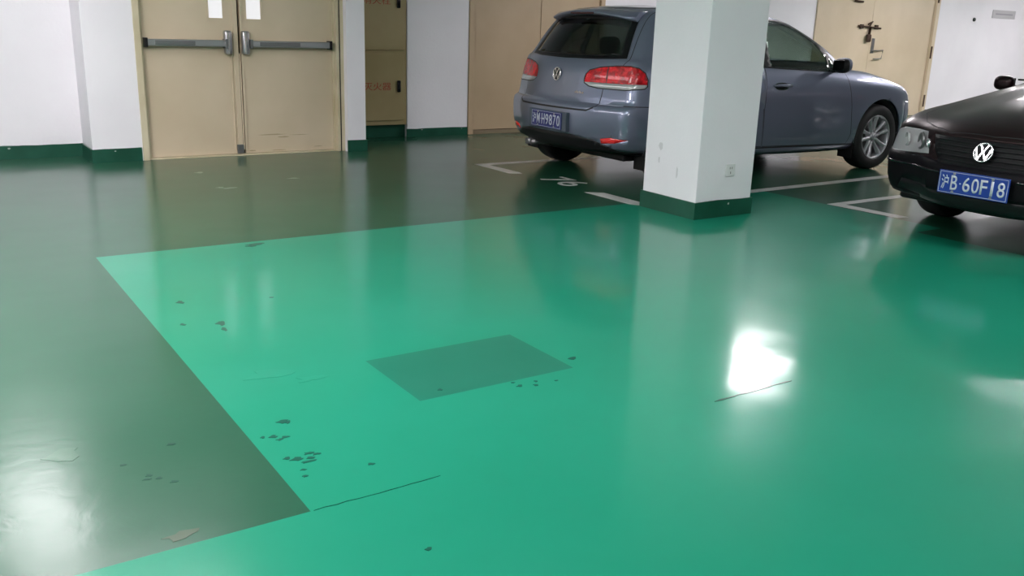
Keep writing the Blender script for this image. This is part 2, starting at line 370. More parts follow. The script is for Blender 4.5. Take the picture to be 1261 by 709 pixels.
def door_three():
    d = bpy.data.objects.new('door_3', None); C.objects.link(d); d.location = (13.2, 9.4, 0)
    d['kind'] = 'structure'; d['label'] = 'wide cream double door with rusty bolt and padlock at the right'
    def P(name, bm, m, par=d, **k):
        bmesh.ops.translate(bm, vec=(-13.2, -9.4, 0), verts=bm.verts[:]); return obj(name, bm, m, par, **k)
    b = BM(); box(b, 11.62, 11.70, 9.325, 9.5, 0, 2.3); box(b, 14.64, 14.73, 9.325, 9.5, 0, 2.3); box(b, 11.7, 14.64, 9.325, 9.5, 2.22, 2.3); bevel(b, .004); P('door_frame', b, M['beige'])
    b = BM(); box(b, 11.7, 14.64, 9.43, 9.46, 0, 2.25); P('backing_panel', b, M['gap'])
    P('door_leaf', bbox(11.705, 13.02, 9.37, 9.42, .006, 2.215, .003), M['beige'])
    P('door_leaf', bbox(13.024, 14.632, 9.37, 9.42, .006, 2.215, .003), M['beige'])
    for z in (.25, 1.05, 1.95):
        b = BM(); tube(b, [(14.66, 9.33, z-.1), (14.66, 9.33, z+.1)], .02); P('hinge', b, M['rust'])
    b = BM(); tube(b, [(12.66, 9.34, 1.432), (13.22, 9.34, 1.405)], .014)
    for x in (12.75, 13.12): box(b, x-.03, x+.03, 9.335, 9.37, 1.39, 1.455)
    bolt = P('slide_bolt', b, M['rust'])
    b = BM(); tube(b, [(12.5, 9.345, 1.80), (12.70, 9.345, 1.79)], .016); P('upper_bolt', b, M['rust'])
    b = BM(); tube(b, [(12.95, 9.335, 1.42), (12.93, 9.33, 1.30)], .02); tube(b, [(12.96, 9.36, 1.43), (13.0, 9.345, 1.5), (12.9, 9.345, 1.46)], .014); P('hasp', b, M['rust'], bolt)
    b = bbox(12.87, 12.97, 9.30, 9.345, 1.19, 1.31, .02, 3); P('padlock', b, M['rust'], bolt, smooth=True)
    pl = P('handle_plate', bbox(13.07, 13.14, 9.358, 9.372, 1.02, 1.25, .004), M['steel_d'])
    b = BM(); tube(b, [(13.06, 9.33, 1.06), (13.34, 9.33, 1.07), (13.32, 9.33, .94), (13.12, 9.33, .93)], .009); P('pull_handle', b, M['steel_d'], pl)
door_three()

def cabinet():
    t = thing('fire_cabinet', 'tan metal fire cabinet with two doors and red lettering in the wall recess', 'cabinet', (4.32, 9.5, .14))
    def P(name, bm, m, par=t, **k):
        bmesh.ops.translate(bm, vec=(-4.32, -9.5, -.14), verts=bm.verts[:]); return obj(name, bm, m, par, **k)
    b = BM(); box(b, 3.86, 4.785, 9.36, 9.615, .14, 1.975); bevel(b, .004); P('cabinet_body', b, M['cab'])
    for z0, z1 in ((.19, .915), (.955, 1.72)):
        dr = P('cabinet_door', bbox(3.90, 4.745, 9.345, 9.362, z0, z1, .003), M['cab'])
        zz = z0+.38 if z0 < .5 else 1.47
        b = bbox(4.655, 4.70, 9.325, 9.347, zz-.07, zz+.06, .012, 3); P('handle', b, M['black_gl'], dr, smooth=True)
        tb = text_bm('灭火器' if z0 < .5 else '消火栓', .33, .085, .002, None, (4.42, 9.345, .565 if z0 < .5 else 1.475), (1,0,0), (0,0,1))
        P('lettering', tb, M['red_ink'], dr)
    # low painted plinth the cabinet stands on
    b = BM(); box(b, 3.87, 4.785, 9.40, 9.60, 0, .14); bevel(b, .004)
    bmesh.ops.translate(b, vec=(-4.32, -9.5, 0), verts=b.verts[:])
    o = obj('cabinet_plinth', b, M['base']); o.location = (4.32, 9.5, 0)
    tag(o, 'low dark green plinth under the tan fire cabinet', 'plinth')
cabinet()

def pillar():
    t = thing('square_pillar', 'square white painted pillar with dark green base standing between the two cars', 'pillar', (4.74, 4.68, 0))
    def P(name, bm, m, par=t, **k):
        bmesh.ops.translate(bm, vec=(-4.74, -4.68, 0), verts=bm.verts[:]); return obj(name, bm, m, par, **k)
    b = BM(); box(b, 4.466, 5.012, 4.42, 4.96, 0, HC); bevel(b, .006, 2); P('shaft', b, M['white'])
    h = .118
    s = skirting('skirting', [(4.4545, 5.0235, 4.4085, 4.9715)], h)
    s.parent = t; s.location = (-4.74, -4.68, 0)
    # three faint knocks on the plaster
    b = BM()
    for (cy, cz, sy, sz) in ((4.80, .46, .025, .035), (4.81, .36, .012, .03), (4.62, .30, .012, .05)):
        prism(b, [(cy+sy*random.uniform(.6, 1)*math.cos(a), cz+sz*random.uniform(.6, 1)*math.sin(a)) for a in [i*PI/6 for i in range(12)]], lambda u, v, d: (d, u, v), 4.4652, 4.467)
    P('grey_scuff', b, mat('grey_scuff', (.64,.63,.65), .6))
    s = thing('wall_socket', 'small ivory wall socket on the right face of the white pillar', 'socket', (4.775, 4.42, .325))
    obj('face_plate', bbox(-.043, .043, -.009, 0, -.043, .043, .003), M['socket'], s)
    b = BM()
    for x, z in ((-.008, .015), (.010, .015), (0, -.018)): box(b, x-.003, x+.003, -.0105, -.008, z-.008, z+.008)
    obj('socket_slot', b, M['slot'], s)
pillar()

# ---- markings painted on the floor
def paint_poly(bm, pts, z=.0012):
    a = [bm.verts.new((x, y, z)) for x, y in pts]; b = [bm.verts.new((x, y, -.001)) for x, y in pts]
    fs = [bm.faces.new(a), bm.faces.new(b[::-1])]; n = len(pts)
    for i in range(n): fs.append(bm.faces.new((a[i], b[i], b[(i+1)%n], a[(i+1)%n])))
    bmesh.ops.recalc_face_normals(bm, faces=fs)
def marking(name, polys, label, cat='floor marking', m='line'):
    b = BM()
    for p in polys: paint_poly(b, p)
    return tag(obj(name, b, M[m]), label, cat)
marking('parking_line', [[(4.40, 7.20), (4.49, 7.13), (9.3, 7.13), (9.3, 7.23), (4.40, 7.23)], [(4.40, 7.23), (4.40, 6.65), (4.50, 6.58), (4.52, 6.65), (4.50, 7.13)]], 'white L-shaped bay line left of the hatchback, on its far side')
marking('parking_line', [[(4.43, 5.60), (4.43, 5.06), (4.47, 4.99), (4.53, 4.985), (4.56, 5.06), (4.56, 5.52)], [(4.47, 4.99), (4.56, 5.09), (9.3, 5.21), (9.3, 5.11)]], 'long white bay line running behind the pillar beside the hatchback')
marking('parking_line', [[(5.87, 4.40), (5.97, 4.33), (10.6, 4.36), (10.6, 4.46), (5.87, 4.41)], [(5.87, 4.40), (5.90, 3.82), (6.0, 3.79), (5.99, 4.34)]], 'white L-shaped bay line ahead of the black sedan')
tb = text_bm('76', .42, .27, .0015, None, (4.60, 6.09, 0), (0,-1,0), (1,0,0))
tag(obj('bay_number', tb, M['line']), 'painted bay number 76 on the dark green floor behind the hatchback', 'floor marking')
def blotch(bm, cx, cy, rx, ry, z=.0009, n=14):
    ph = random.uniform(0, 6)
    pts = [(cx+rx*(1+.35*math.sin(3*a+ph)+random.uniform(-.2, .2))*math.cos(a), cy+ry*(1+.3*math.sin(2*a+ph)+random.uniform(-.2, .2))*math.sin(a)) for a in [2*PI*i/n for i in range(n)]]
    paint_poly(bm, pts, z)
b = BM()
for (x, y, rx, ry) in ((.941, 4.062, .015, .02), (1.01, 3.68, .018, .025), (1.0, 3.60, .01, .02), (.87, 3.74, .01, .015), (.892, 2.612, .016, .012), (.905, 2.60, .01, .01), (.83, 2.52, .012, .009), (.86, 2.50, .012, .008), (.80, 2.53, .007, .007), (.84, 2.49, .01, .007), (.88, 2.36, .014, .009), (.84, 2.342, .018, .01), (.815, 2.36, .01, .007), (.86, 2.31, .02, .008), (.875, 2.33, .012, .008), (.90, 2.345, .011, .008), (.83, 2.27, .008, .005), (.82, 2.23, .008, .007), (1.011, 2.206, .009, .008), (.941, 1.726, .009, .008), (2.064, 2.628, .018, .014), (1.725, 2.492, .012, .008), (1.78, 2.47, .008, .01), (1.80, 2.50, .006, .01), (1.87, 2.47, .007, .006), (1.72, 2.53, .007, .006), (1.46, 2.60, .009, .007), (2.75, 2.40, .008, .006), (1.32, 3.95, .01, .01), (1.6, 5.0, .05, .02), (1.56, 4.97, .03, .015)):
    blotch(b, x, y, rx, ry)
tag(obj('floor_specks', b, M['stain']), 'dark scattered specks and scuffs on the green floor beside the colour boundary', 'floor stain', kind='stuff')
b = BM()
for (x, y, rx, ry) in ((.55, 2.62, .01, .009), (.40, 2.55, .008, .008), (.45, 2.45, .008, .008), (.47, 2.42, .008, .006), (.44, 2.43, .01, .006), (.50, 2.38, .011, .007)): blotch(b, x, y, rx, ry)
tag(obj('floor_specks', b, M['stain_d']), 'few tiny dark flecks on the worn dark green floor at the lower left', 'floor stain', kind='stuff')
b = BM(); blotch(b, 1.0, 3.03, .08, .045, .0007); blotch(b, 1.1, 2.92, .05, .03, .0007)
tag(obj('floor_smudge', b, M['stain2']), 'faint round smudge on the light green floor left of the dark patch', 'floor stain')
b = BM(); blotch(b, .27, 2.70, .045, .04, .0007)
tag(obj('floor_smudge', b, M['stain4']), 'dark smudge on the shiny dark green floor at the lower left', 'floor stain')
M['pale'] = floor_mat('pale_scuff', (.10,.19,.15), (.14,.24,.19), .12, .22)
b = BM()
for (x, y, rx, ry) in ((2.0, 7.66, .035, .03), (2.0, 6.85, .05, .025), (1.95, 6.9, .03, .02), (2.6, 7.1, .05, .02), (.45, 7.2, .02, .03)): blotch(b, x, y, rx, ry, .0007)
tag(obj('floor_scuffs', b, M['pale']), 'few small pale scuffs on the dark green floor before the double door', 'floor stain', kind='stuff')
b = BM(); blotch(b, .443, 2.09, .04, .022, .0007)
tag(obj('floor_smudge', b, M['stain3']), 'small reddish smudge at the lower edge of the dark green floor', 'floor stain')
for x0, x1, w, lab in ((.77, 1.15, .0012, 'faint hairline joint running from the corner of the dark green area'), (2.24, 2.64, .0045, 'dark ragged crack at the lower edge of the bright lamp reflection')):
    b = BM()
    n = int((x1-x0)/.03); up = []; lo = []
    for i in range(n+1):
        x = x0+(x1-x0)*i/n; y = 2.04+random.uniform(-.003, .003); ww = w*random.uniform(.5, 1.3)*(1 if 0 < i < n else .2)
        up.append((x, y+ww)); lo.append((x, y-ww))
    paint_poly(b, lo+up[::-1], .0012)
    tag(obj('floor_crack', b, M['stain']), lab, 'crack')

# ---- on the right wall
s = thing('wall_sign', 'small grey rectangular sign high on the white wall at far right', 'sign', (16.74, 9.35, 1.735))
obj('sign_panel', bbox(-.37, .37, -.012, 0, -.07, .07, .003), M['sign'], s)
b = BM(); prism(b, [(-.28, -.012), (.28, -.012), (.28, .012), (-.28, .012)], lambda u, v, d: (u, d, v), -.0125, -.0115); obj('printed_line', b, M['sign_t'], s)
b = BM(); lathe_y(b, [(0, -.03), (.02, -.03), (.032, -.02), (.034, 0), (0, 0)], 0, 0, 0, 20)
o = obj('wall_plug', b, M['black_gl']); o.location = (15.82, 9.35, 1.62); tag(o, 'small round black knob on the white wall left of the grey sign', 'knob')

# ---------------------------------------------------------------- lamps
def lamp(x, y, z, lx, ly, power, label, tint=(1,.935,.97)):
    t = thing('ceiling_lamp', label, 'lamp', (x, y, z), 0, 'ceiling lamps')
    b = BM(); box(b, -lx/2, lx/2, -ly/2, ly/2, .0, .05); bevel(b, .01, 2); obj('lamp_housing', b, M['housing'], t)
    m = mat('lamp_glow', (1,1,1), .5, emit=power, ecol=tint)
    b = BM(); box(b, -lx/2+.025, lx/2-.025, -ly/2+.025, ly/2-.025, -.022, .006); bevel(b, .008, 2); obj('lamp_diffuser', b, m, t)
    if z+.05 < HC-.02:
        for sx in (-.35, .35):
            bb = BM()
            dx, dy = (sx*lx, 0) if lx > ly else (0, sx*ly)
            tube(bb, [(dx, dy, .05), (dx, dy, HC-z)], .006, 8); obj('suspension_rod', bb, M['steel_d'], t)
LZ = 2.55
LAMPS = [
 (8.0, 6.85, LZ, .92, .75, 40, 'above the blue-grey hatchback'),
 (10.95, 4.75, LZ, .25, 1.8, 60, 'above the tail of the black sedan'),
 (.50, 7.2, LZ, .55, 1.7, 15, 'beside the left wall'),
 (13.2, 6.9, LZ, 1.25, .4, 85, 'before the cream door'),
 (17.0, 7.0, LZ, 1.25, .4, 85, 'before the far right wall'),
 (1.6, 2.6, LZ, 1.25, .3, 52, 'over the light green floor, added to light it and the pillar'),  # added fill lamp, its reflection kept out of frame; brightens pillar and foreground
 (.8, 5.3, LZ, 1.25, .3, 52, 'over the corner of the dark green floor, added to light the door and pillar'),  # unseen lamp put in to brighten double door, left wall and pillar
 (-1.6, 3.6, LZ, 1.25, .4, 225, 'left of the camera, added to light the left face of the pillar'),  # added out of view to brighten the left face of the pillar
 (.2, -1.2, LZ, 1.25, .4, 55, 'behind the camera, added to light the near floor'),  # unseen fill lamp added for the foreground floor
 (5.0, 1.3, LZ, 1.25, .3, 62, 'between the camera and the black sedan, added to light the right face of the pillar'),  # extra unseen lamp, brightens the right face of the pillar
 (9.6, .6, LZ, 1.25, .4, 60, 'beyond the right side of the black sedan'),
]
for x, y, z, lx, ly, p, w in LAMPS:
    lamp(x, y, z, lx, ly, p, 'white panel lamp hanging '+w)

# ---------------------------------------------------------------- cars
def catmull(P, i, t, alpha=.5):
    """centripetal catmull-rom between P[i] and P[i+1]"""
    n = len(P); p1, p2 = P[i], P[i+1]
    p0 = P[i-1] if i > 0 else p1*2-p2
    p3 = P[i+2] if i+2 < n else p2*2-p1
    def step(a, b): return max((b-a).length**alpha, 1e-4)
    t0 = 0; t1 = step(p0, p1); t2 = t1+step(p1, p2); t3 = t2+step(p2, p3); tt = t1+(t2-t1)*t
    A1 = p0*((t1-tt)/(t1-t0))+p1*((tt-t0)/(t1-t0)); A2 = p1*((t2-tt)/(t2-t1))+p2*((tt-t1)/(t2-t1)); A3 = p2*((t3-tt)/(t3-t2))+p3*((tt-t2)/(t3-t2))
    B1 = A1*((t2-tt)/(t2-t0))+A2*((tt-t0)/(t2-t0)); B2 = A2*((t3-tt)/(t3-t1))+A3*((tt-t1)/(t3-t1))
    return B1*((t2-tt)/(t2-t1))+B2*((tt-t1)/(t2-t1))
def ring(xa, ba, ca, wa, w, wb, cb, bb, xb, zac, zak, zm, zbk, zbc, xm=None):
    k = .293; xm = xm if xm is not None else (xa+xb)/2
    P = [(xa, 0, zac), (xa+ba*.27, (wa-ca)*.55, zac*.7+zak*.3), (xa+ba, wa-ca, zak), (xa+ba+k*ca, wa-k*ca, zak), (xa+ba+ca, wa, zak*.8+zm*.2), (xm, w, zm),
         (xb-bb-cb, wb, zbk*.8+zm*.2), (xb-bb-k*cb, wb-k*cb, zbk), (xb-bb, wb-cb, zbk), (xb-bb*.27, (wb-cb)*.55, zbc*.7+zbk*.3), (xb, 0, zbc)]
    P = [Vector(p) for p in P]
    seg = [5, 5, 5, 5, 26, 26, 5, 5, 5, 5]; out = []
    E_ = [Vector((P[1].x, -P[1].y, P[1].z))]+P+[Vector((P[-2].x, -P[-2].y, P[-2].z))]
    for i, n in enumerate(seg):
        for q in range(n): out.append(catmull(E_, i+1, q/n))
    out.append(P[-1])
    full = out+[Vector((p.x, -p.y, p.z)) for p in out[-2:0:-1]]
    return full
def body_grid(rings, step=.05):
    R = [ring(*r) for r in rings]; n = len(R[0]); cols = []
    bm = BM(); rows = []
    for i in range(len(R)-1):
        d = max((R[i+1][k]-R[i][k]).length for k in range(0, n, 7)); s = max(2, min(8, int(d/step)))
        for q in range(s): rows.append([catmull([r[k] for r in R], i, q/s) for k in range(n)])
    rows.append(R[-1])
    V = [[bm.verts.new(p) for p in row] for row in rows]
    for a, b in zip(V, V[1:]):
        for k in range(n): bm.faces.new((a[k], a[(k+1) % n], b[(k+1) % n], b[k]))
    # roof ridge: stitch the two halves of the last ring
    h = n//2; last = V[-1]
    for k in range(0, h):
        a, b, c, d = last[k], last[k+1], last[(n-k-1) % n], last[(n-k) % n]
        vs = []
        for v in (a, b, c, d):
            if v not in vs: vs.append(v)
        if len(vs) > 2:
            try: bm.faces.new(vs)
            except ValueError: pass
    bmesh.ops.recalc_face_normals(bm, faces=bm.faces[:])
    if sum(f.normal.z for f in bm.faces) < 0: bmesh.ops.reverse_faces(bm, faces=bm.faces[:])
    for f in bm.faces: f.smooth = True
    return bm
SIDE = (Vector((1,0,0)), Vector((0,0,1)), Vector((0,1,0)))
ENDP = (Vector((0,1,0)), Vector((0,0,1)), Vector((1,0,0)))
TOPP = (Vector((1,0,0)), Vector((0,1,0)), Vector((0,0,1)))
def diag(sx, sy):   # corner projection: grows outwards along |y| and inwards along the length
    q = .70710678; return (Vector((sx*q, sy*q, 0)), Vector((0,0,1)), Vector((sx*q, -sy*q, 0)))
def inside(p, poly):
    c = False; n = len(poly); x, y = p
    for i in range(n):
        x1, y1 = poly[i]; x2, y2 = poly[i-1]
        if (y1 > y) != (y2 > y) and x < (x2-x1)*(y-y1)/(y2-y1)+x1: c = not c
    return c
def cut(bm, pr, poly, filt, part=None, mi=None, lay=None, only=None):
    U, Vv, D = pr; n = len(poly); pad = .004
    xs = [p[0] for p in poly]; ys = [p[1] for p in poly]
    def near(f):
        c = f.calc_center_median()
        if not filt(c, f.normal): return False
        uu = [v.co.dot(U) for v in f.verts]; vv = [v.co.dot(Vv) for v in f.verts]
        return min(uu) < max(xs)+pad and max(uu) > min(xs)-pad and min(vv) < max(ys)+pad and max(vv) > min(ys)-pad
    cand = {f for f in bm.faces if near(f)}
    for i in range(n):
        a, b = poly[i], poly[(i+1) % n]
        if math.hypot(a[0]-b[0], a[1]-b[1]) < 1e-6: continue
        x0, x1 = sorted((a[0], b[0])); y0, y1 = sorted((a[1], b[1])); sel = []
        for f in cand:
            if not f.is_valid: continue
            uu = [v.co.dot(U) for v in f.verts]; vv = [v.co.dot(Vv) for v in f.verts]
            if min(uu) < x1+pad and max(uu) > x0-pad and min(vv) < y1+pad and max(vv) > y0-pad: sel.append(f)
        if not sel: continue
        P = U*a[0]+Vv*a[1]; nrm = (U*(b[0]-a[0])+Vv*(b[1]-a[1])).cross(D).normalized()
        geom = set(sel)
        for f in sel: geom.update(f.edges); geom.update(f.verts)
        r = bmesh.ops.bisect_plane(bm, geom=list(geom), dist=1e-5, plane_co=P, plane_no=nrm)
        cand = {f for f in cand if f.is_valid} | {g for g in r['geom'] if isinstance(g, bmesh.types.BMFace)}
    out = []
    for f in cand:
        if not f.is_valid: continue
        c = f.calc_center_median()
        if filt(c, f.normal) and inside((c.dot(U), c.dot(Vv)), poly):
            if only is not None and f[lay] not in only: continue
            if part is not None: f[lay] = part
            if mi is not None: f.material_index = mi
            out.append(f)
    return out
def strip(line, w=.0035):
    """thin polygon around a polyline"""
    L_, R_ = [], []
    for i, p in enumerate(line):
        a = line[max(i-1, 0)]; b = line[min(i+1, len(line)-1)]; dx, dy = b[0]-a[0], b[1]-a[1]; l = math.hypot(dx, dy) or 1
        L_.append((p[0]-dy/l*w, p[1]+dx/l*w)); R_.append((p[0]+dy/l*w, p[1]-dx/l*w))
    return L_+R_[::-1]
def circle(cx, cy, r, n=40): return [(cx+r*math.cos(2*PI*i/n), cy+r*math.sin(2*PI*i/n)) for i in range(n)]
def extract(bm, lay_name, pid, name, mats, parent, thick=.012):
    """each separate patch of a region becomes a part of its own; crumbs join the biggest patch"""
    b = bm.copy(); l = b.faces.layers.int[lay_name]
    bmesh.ops.delete(b, geom=[f for f in b.faces if f[l] != pid], context='FACES')
    if not b.faces: b.free(); return None
    b.faces.ensure_lookup_table(); seen = set(); isl = []
    for f in b.faces:
        if f.index in seen: continue
        st = [f]; seen.add(f.index); g = []
        while st:
            q = st.pop(); g.append(q.index)
            for e in q.edges:
                for h in e.link_faces:
                    if h.index not in seen: seen.add(h.index); st.append(h)
        isl.append(g)
    isl.sort(key=len, reverse=True); big = [isl[0]]+[g for g in isl[1:] if len(g) > 14 or len(g) > .3*len(isl[0])]
    for g in isl[len(big):]: big[0].extend(g)
    first = None
    for g in big:
        c = b.copy(); c.faces.ensure_lookup_table(); keep = set(g)
        bmesh.ops.delete(c, geom=[f for f in c.faces if f.index not in keep], context='FACES')
        o = obj(name, c, parent=parent, ms=mats)
        s = o.modifiers.new('thickness', 'SOLIDIFY'); s.thickness = thick; s.offset = -1
        first = first or o
    b.free(); return first
def wheel(parent, x, y, side, R, z=None, pairs=5, rot=.3, paired=True):
    z = R if z is None else z
    def yy(v): return side*v
    b = BM(); k = R/.315
    lathe_y(b, [(r*k, yy(w)) for r, w in ((.203,.075),(.207,.092),(.222,.100),(.25,.106),(.285,.103),(.303,.09),(.312,.068),(.315,.04),(.315,0),(.315,-.04),(.312,-.07),(.303,-.09),(.26,-.1),(.21,-.09),(.203,-.075),(.203,.075))], 0, 0, 0, 56)
    bmesh.ops.recalc_face_normals(b, faces=b.faces[:])
    t = obj('wheel', b, M['rubber'], parent); t.location = (x, y, z)
    b = BM()
    lathe_y(b, [(r*k, yy(w)) for r, w in ((.204,.078),(.213,.090),(.210,.095),(.200,.090),(.192,.072),(.186,.03),(.182,-.06),(.20,-.085))], 0, 0, 0, 56)
    lathe_y(b, [(r*k, yy(w)) for r, w in ((0,.074),(.028,.074),(.034,.068),(.036,.060),(.06,.056),(.07,.045),(.07,.0))], 0, 0, 0, 32)
    for i in range(pairs):
        for s in ((-1, 1) if paired else (0,)):
            a = rot+2*PI*i/pairs; wd = (.018, .022) if paired else (.03, .05)
            def pt(r, off, w): 
                c = a+s*off
                return (r*math.cos(c), yy(w), r*math.sin(c))
            secs = []
            for r, off, w, hw in ((.045, .40, .058, wd[0]), (.10, .27, .066, wd[0]*.85), (.16, .245, .074, wd[1]*.85), (.198, .25, .080, wd[1]*1.15)):
                c = a+s*off; ca, sa = math.cos(c), math.sin(c)
                row = []
                for dv, dw in ((-1, -.022), (-.8, 0), (0, .006), (.8, 0), (1, -.022)):
                    row.append(b.verts.new(((r*ca-sa*dv*hw)*k, yy(w+dw), (r*sa+ca*dv*hw)*k)))
                secs.append(row)
            for p, q in zip(secs, secs[1:]):
                for j in range(4): b.faces.new((p[j], p[j+1], q[j+1], q[j])).smooth = True
    bmesh.ops.recalc_face_normals(b, faces=b.faces[:])
    rim = obj('rim', b, M['alloy'], t)
    for i in range(5):
        b = BM(); a = rot+2*PI*(i+.5)/5; b2 = [(r, yy(w)) for r, w in ((0,.062),(.008,.062),(.009,.045))]
        lathe_y(b, b2, .05*k*math.cos(a), .05*k*math.sin(a), 0, 10)
        obj('wheel_bolt', b, M['steel_d'], t)
    b = BM(); lathe_y(b, [(r*k, yy(w)) for r, w in ((0,.02),(.135,.02),(.14,.012),(.14,0),(0,0))], 0, 0, 0, 40); obj('brake_disc', b, M['steel_d'], t)
    b = BM(); lathe_y(b, [(r*k, yy(w)) for r, w in ((0,-.03),(.187,-.03),(.187,-.04),(0,-.04))], 0, 0, 0, 40); obj('wheel_back', b, M['black_pl'], t)
    return t
def badge(parent, loc, R, nrm, tilt=0, name='round_badge'):
    """ring with a V over a W, facing along x (nrm = -1 faces -x)"""
    b = BM(); n = 40
    # ring (torus) in the local yz plane
    prev = None; rows = []
    for i in range(n):
        a = 2*PI*i/n; row = []
        for j in range(8):
            c = 2*PI*j/8; rr = R*.93+R*.09*math.cos(c); row.append(b.verts.new((nrm*(.004+.004*math.sin(c)), rr*math.cos(a), rr*math.sin(a))))
        rows.append(row)
    for i in range(n):
        for j in range(8): b.faces.new((rows[i][j], rows[(i+1)%n][j], rows[(i+1)%n][(j+1)%8], rows[i][(j+1)%8])).smooth = True
    def bar(p, q, w=.085):
        p = Vector(p)*R; q = Vector(q)*R; d = (q-p).normalized(); o_ = Vector((-d.y, d.x))*w*R
        prism(b, [tuple(p+o_), tuple(p-o_), tuple(q-o_), tuple(q+o_)], lambda u, v, dd: (nrm*dd, u, v), .001, .007)
    bar((-.42, .82), (-.06, .10)); bar((.42, .82), (.06, .10)); bar((-.10, .12), (.10, .12), .05)
    bar((-.80, .42), (-.40, -.74)); bar((.80, .42), (.40, -.74)); bar((-.40, -.74), (-.04, .02)); bar((.40, -.74), (.04, .02))
    bmesh.ops.recalc_face_normals(b, faces=b.faces[:])
    bk = BM(); prism(bk, circle(0, 0, R*.92, 32), lambda u, v, dd: (nrm*dd, u, v), -.006, .002)
    o = obj(name, b, M['chrome'], parent); o.location = loc; o.rotation_euler = (0, tilt, 0)
    obj('badge_backing', bk, M['grille'], o)
    return o
def number_plate(parent, loc, nrm, parts, m, tilt=0, yawz=0):
    """parts: (text, centre fraction -0.5..0.5, width m, height m); nrm -1: faces -x, text runs towards -y"""
    b = BM(); box(b, -.004, .004, -.22, .22, -.07, .07); bevel(b, .003, 2)
    o = obj('number_plate', b, m, parent); o.location = loc; o.rotation_euler = (0, tilt, yawz)
    b = BM()
    for s, fr, w, h in parts: text_bm(s, w, h, .0015, b, (nrm*.004, nrm*fr*.44, 0), (0, nrm, 0), (0, 0, 1), 0.006)
    obj('plate_characters', b, M['plate_t'], o)
    b = BM()
    for (y0, y1, z0, z1) in ((-.213, .213, .061, .0635), (-.213, .213, -.0635, -.061), (-.213, -.2105, -.0635, .0635), (.2105, .213, -.0635, .0635)): box(b, nrm*.0035, nrm*.005, y0, y1, z0, z1)
    bmesh.ops.recalc_face_normals(b, faces=b.faces[:])
    obj('plate_border', b, M['plate_t'], o)
    for yb in (-.12, .12):
        for zb in (.055, -.055): b = BM(); lathe_x(b, nrm, yb, zb); obj('plate_screw', b, M['steel'], o)
    return o
def lathe_x(b, nrm, y, z, r=.008):
    prism(b, circle(y, z, r, 12), lambda u, v, d: (nrm*d, u, v), .003, .009)
def arch_liners(parent, xs, z, R, wout, win):
    for x in xs:
        for s in (-1, 1):
            b = BM(); n = 20; rows = []
            for i in range(n+1):
                a = -.35+(PI+.7)*i/n
                rows.append([b.verts.new((x+R*math.cos(a), s*w, z+R*math.sin(a))) for w in (wout, win)])
            for p, q in zip(rows, rows[1:]): b.faces.new((p[0], p[1], q[1], q[0])).smooth = True
            b.faces.new([r[1] for r in rows])
            bmesh.ops.recalc_face_normals(b, faces=b.faces[:])
            o = obj('wheel_arch_liner', b, M['black_pl'], parent)
            sm = o.modifiers.new('thickness', 'SOLIDIFY'); sm.thickness = .006
def interior(parent, rows, zf, dash, w):
    b = BM(); box(b, rows[0][0]-.55, dash+.1, -w, w, zf-.06, zf); bevel(b, .01); obj('cabin_floor', b, M['interior'], parent)
    b = BM(); box(b, dash-.15, dash+.35, -w*.96, w*.96, zf+.25, zf+.52); bevel(b, .05, 3); obj('dashboard', b, M['interior'], parent)
    for x, back, ys in rows:
        for y in ys:
            b = BM(); box(b, x, x+back*.5, y-.24, y+.24, zf, zf+.18); bevel(b, .04, 3); st = obj('seat', b, M['interior'], parent)
            b = BM(); box(b, -.06, .06, y-.23, y+.23, 0, .56); bevel(b, .04, 3)
            bmesh.ops.rotate(b, verts=b.verts[:], cent=(0,0,0), matrix=Matrix.Rotation(-.25*math.copysign(1, back), 3, 'Y')); bmesh.ops.translate(b, verts=b.verts[:], vec=(x, 0, zf+.1))
            obj('seat_backrest', b, M['interior'], st)
            o = obj('headrest', blob(x-.17*math.copysign(1, back), y, zf+.74, .05, .13, .085, 3), M['interior'], st, smooth=True)

